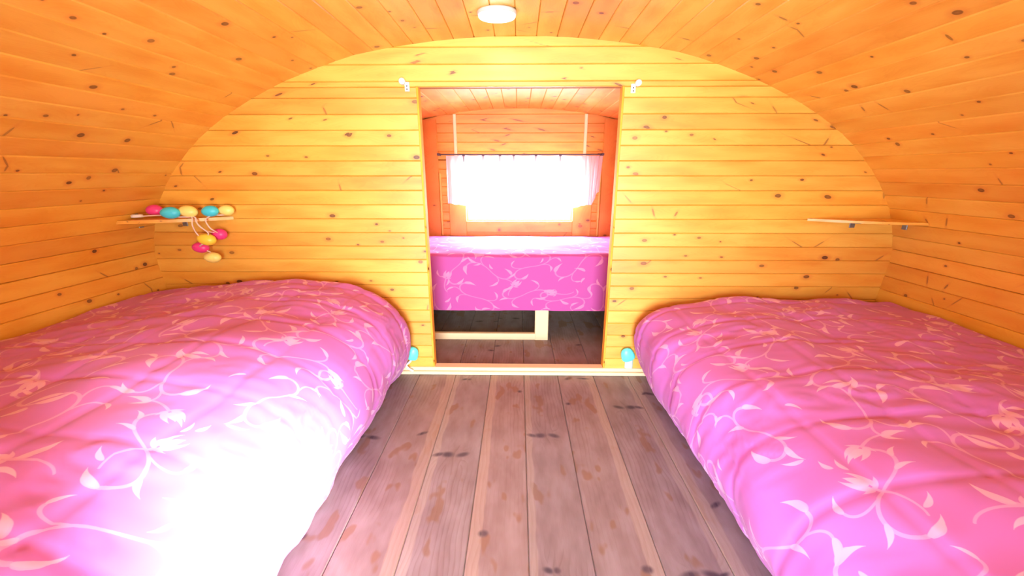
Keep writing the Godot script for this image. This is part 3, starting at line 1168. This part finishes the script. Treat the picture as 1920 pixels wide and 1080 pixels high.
func garland() -> void:
	var at := Vector3(-1.9, 1.049, -2.3)
	var t := thing("egg_garland", at, "string of pink, blue and yellow eggs lying over the left corner shelf", "garland")
	var eggs := [
		[Vector3(-2.120, 1.085, -2.290), Vector2(0.046, 0.033), 0.0, "pink_egg", "pink egg"],
		[Vector3(-1.965, 1.079, -2.215), Vector2(0.054, 0.033), 0.03, "blue_egg", "larger blue egg"],
		[Vector3(-1.890, 1.084, -2.250), Vector2(0.051, 0.033), -0.1, "lemon_egg", "pale yellow egg"],
		[Vector3(-1.800, 1.081, -2.298), Vector2(0.048, 0.032), 0.1, "blue_egg", "blue egg"],
		[Vector3(-1.722, 1.084, -2.325), Vector2(0.044, 0.030), 0.0, "lemon_egg", "pale yellow egg"],
		[Vector3(-1.790, 0.943, -2.320), Vector2(0.044, 0.033), -0.05, "pink_egg", "pink egg"],
		[Vector3(-1.822, 0.922, -2.255), Vector2(0.053, 0.034), -0.12, "yellow_egg", "bright yellow egg"],
		[Vector3(-1.905, 0.866, -2.300), Vector2(0.049, 0.032), -0.05, "pink_egg", "pink egg"],
		[Vector3(-1.838, 0.807, -2.290), Vector2(0.050, 0.031), 0.0, "lemon_egg", "pale yellow egg"],
	]
	for e in eggs:
		var st := begin()
		egg(st, e[0] - at, e[1], e[2])
		var o := put("egg", st.commit(), M[e[3]], t)
		o.set_meta("label", e[4])
	var st := begin()
	var runs := [
		[Vector3(-2.17, 1.056, -2.235), Vector3(-2.08, 1.062, -2.235), Vector3(-2.0, 1.064, -2.215)],
		[Vector3(-1.965, 1.055, -2.215), Vector3(-1.89, 1.054, -2.235), Vector3(-1.862, 1.050, -2.235), Vector3(-1.853, 1.01, -2.215), Vector3(-1.856, 0.96, -2.235), Vector3(-1.845, 0.93, -2.25)],
		[Vector3(-1.89, 1.055, -2.25), Vector3(-1.850, 1.052, -2.24), Vector3(-1.832, 1.02, -2.225), Vector3(-1.800, 0.975, -2.24), Vector3(-1.797, 0.955, -2.30)],
		[Vector3(-1.80, 1.055, -2.298), Vector3(-1.803, 1.035, -2.255), Vector3(-1.783, 0.99, -2.25), Vector3(-1.775, 0.963, -2.28), Vector3(-1.785, 0.95, -2.31)],
		[Vector3(-1.845, 1.052, -2.238), Vector3(-1.825, 1.01, -2.222), Vector3(-1.790, 0.965, -2.236), Vector3(-1.81, 0.94, -2.25)],
		[Vector3(-1.80, 1.058, -2.298), Vector3(-1.76, 1.056, -2.325), Vector3(-1.722, 1.058, -2.325)],
		[Vector3(-1.822, 0.905, -2.255), Vector3(-1.87, 0.885, -2.26), Vector3(-1.905, 0.866, -2.300)],
		[Vector3(-1.875, 0.855, -2.29), Vector3(-1.85, 0.835, -2.30), Vector3(-1.838, 0.815, -2.290)],
	]
	for r in runs:
		tube(st, curve(r.map(func(p): return p - at), 8), 0.0038, 6)
	put("cord", st.commit(), M.cord, t)
	# flat plug at the free end of the cord
	st = begin()
	lathe(st, [[0.0001, 0.012], [0.020, 0.012], [0.027, 0.008], [0.028, 0.0], [0.027, -0.006], [0.0001, -0.006]], Transform3D(Basis.IDENTITY, Vector3(-2.165, 1.058, -2.222) - at), 20)
	var plug := put("plug", st.commit(), M.white, t)
	st = begin()
	lathe(st, [[0.0001, 0.016], [0.007, 0.016], [0.008, 0.012], [0.0001, 0.011]], Transform3D(Basis.IDENTITY, Vector3(-2.165, 1.058, -2.222) - at), 12)
	put("button", st.commit(), M.steel, plug)
	t.position.y += 0.007      # clear of the shelf


# ------------------------------------------------------------------ lamp, brackets, clips
func small_fittings() -> void:
	var at := Vector3(-0.10, 2.000, -2.045)
	var t := thing("ceiling_lamp", at, "round white lamp on the curved wooden ceiling", "lamp")
	var st := begin()
	lathe(st, [[0.0001, 0.004], [0.088, 0.004], [0.089, -0.004], [0.089, -0.012], [0.086, -0.015], [0.0001, -0.015]], Transform3D(), 40, Vector3(1.0, 1.0, 0.78))
	put("base", st.commit(), M.lamp_rim, t)
	st = begin()
	lathe(st, [[0.086, -0.014], [0.085, -0.022], [0.080, -0.027], [0.060, -0.030], [0.030, -0.0315], [0.0001, -0.032]], Transform3D(), 40, Vector3(1.0, 1.0, 0.78))
	put("diffuser", st.commit(), M.lamp, t)
	var l := OmniLight3D.new()
	l.name = "lamp_light"
	l.position = at + Vector3(0, -0.075, 0)
	l.light_energy = 0.05
	l.light_size = 0.06
	l.light_color = Color(1, 0.98, 0.95)
	l.omni_range = 8.0
	l.omni_attenuation = 2.0
	l.shadow_enabled = true
	add_child(l)

	for s in [-1.0, 1.0]:
		var p := Vector3(-0.617, 1.768, Z1) if s < 0 else Vector3(0.628, 1.756, Z1)
		var side := "left" if s < 0 else "right"
		t = thing("rod_bracket", p, "small white plastic bracket at the top %s corner of the doorway" % side, "bracket", "white door brackets")
		st = begin()
		box(st, Vector3(-s * 0.002 - 0.013, -0.034, 0.0), Vector3(-s * 0.002 + 0.013, 0.012, 0.012), 0.004)
		put("plate", st.commit(), M.white, t)
		st = begin()
		lathe(st, [[0.0001, 0.034], [0.011, 0.034], [0.0165, 0.030], [0.0175, 0.022], [0.0165, 0.0], [0.0001, 0.0]], Transform3D(Basis(Vector3.RIGHT, PI / 2), Vector3(s * 0.020, 0.014, 0.0)), 20)
		put("cup", st.commit(), M.white, t)
		for y in [-0.024, -0.008]:
			st = begin()
			lathe(st, [[0.0001, 0.002], [0.003, 0.002], [0.004, 0.0], [0.0001, -0.001]], Transform3D(Basis(Vector3.RIGHT, PI / 2), Vector3(-s * 0.002, y, 0.012)), 10)
			put("screw", st.commit(), M.screw, t)

		# aqua clip low on the partition
		p = Vector3(-0.700, 0.150, Z1) if s < 0 else Vector3(0.722, 0.152, Z1)
		t = thing("plastic_clip", p, "small aqua plastic clip low on the partition beside the %s bed" % side, "clip", "aqua clips")
		st = begin()
		var prof := [[0.0001, 0.052], [0.014, 0.050], [0.024, 0.042], [0.031, 0.026], [0.035, 0.008], [0.036, -0.010], [0.033, -0.022], [0.026, -0.028], [0.0001, -0.029]]
		lathe(st, prof, Transform3D(Basis(Vector3.BACK, s * 0.35), Vector3(0, 0, 0.028)), 24, Vector3(1.25, 1.1, 0.75))
		put("head", st.commit(), M.aqua, t)
		st = begin()
		if s < 0:
			tube(st, curve([Vector3(-0.004, -0.024, 0.026), Vector3(-0.010, -0.045, 0.028), Vector3(-0.034, -0.068, 0.030), Vector3(-0.040, -0.082, 0.030), Vector3(-0.020, -0.104, 0.030), Vector3(0.004, -0.118, 0.028)], 6), 0.0075, 10)
			box(st, Vector3(-0.012, -0.03, 0.0), Vector3(0.008, -0.012, 0.02), 0.003)
			put("hook", st.commit(), M.white, t)
		else:
			box(st, Vector3(-0.012, -0.090, 0.0), Vector3(0.040, -0.026, 0.030), 0.010)
			put("foot", st.commit(), M.pale_aqua, t)
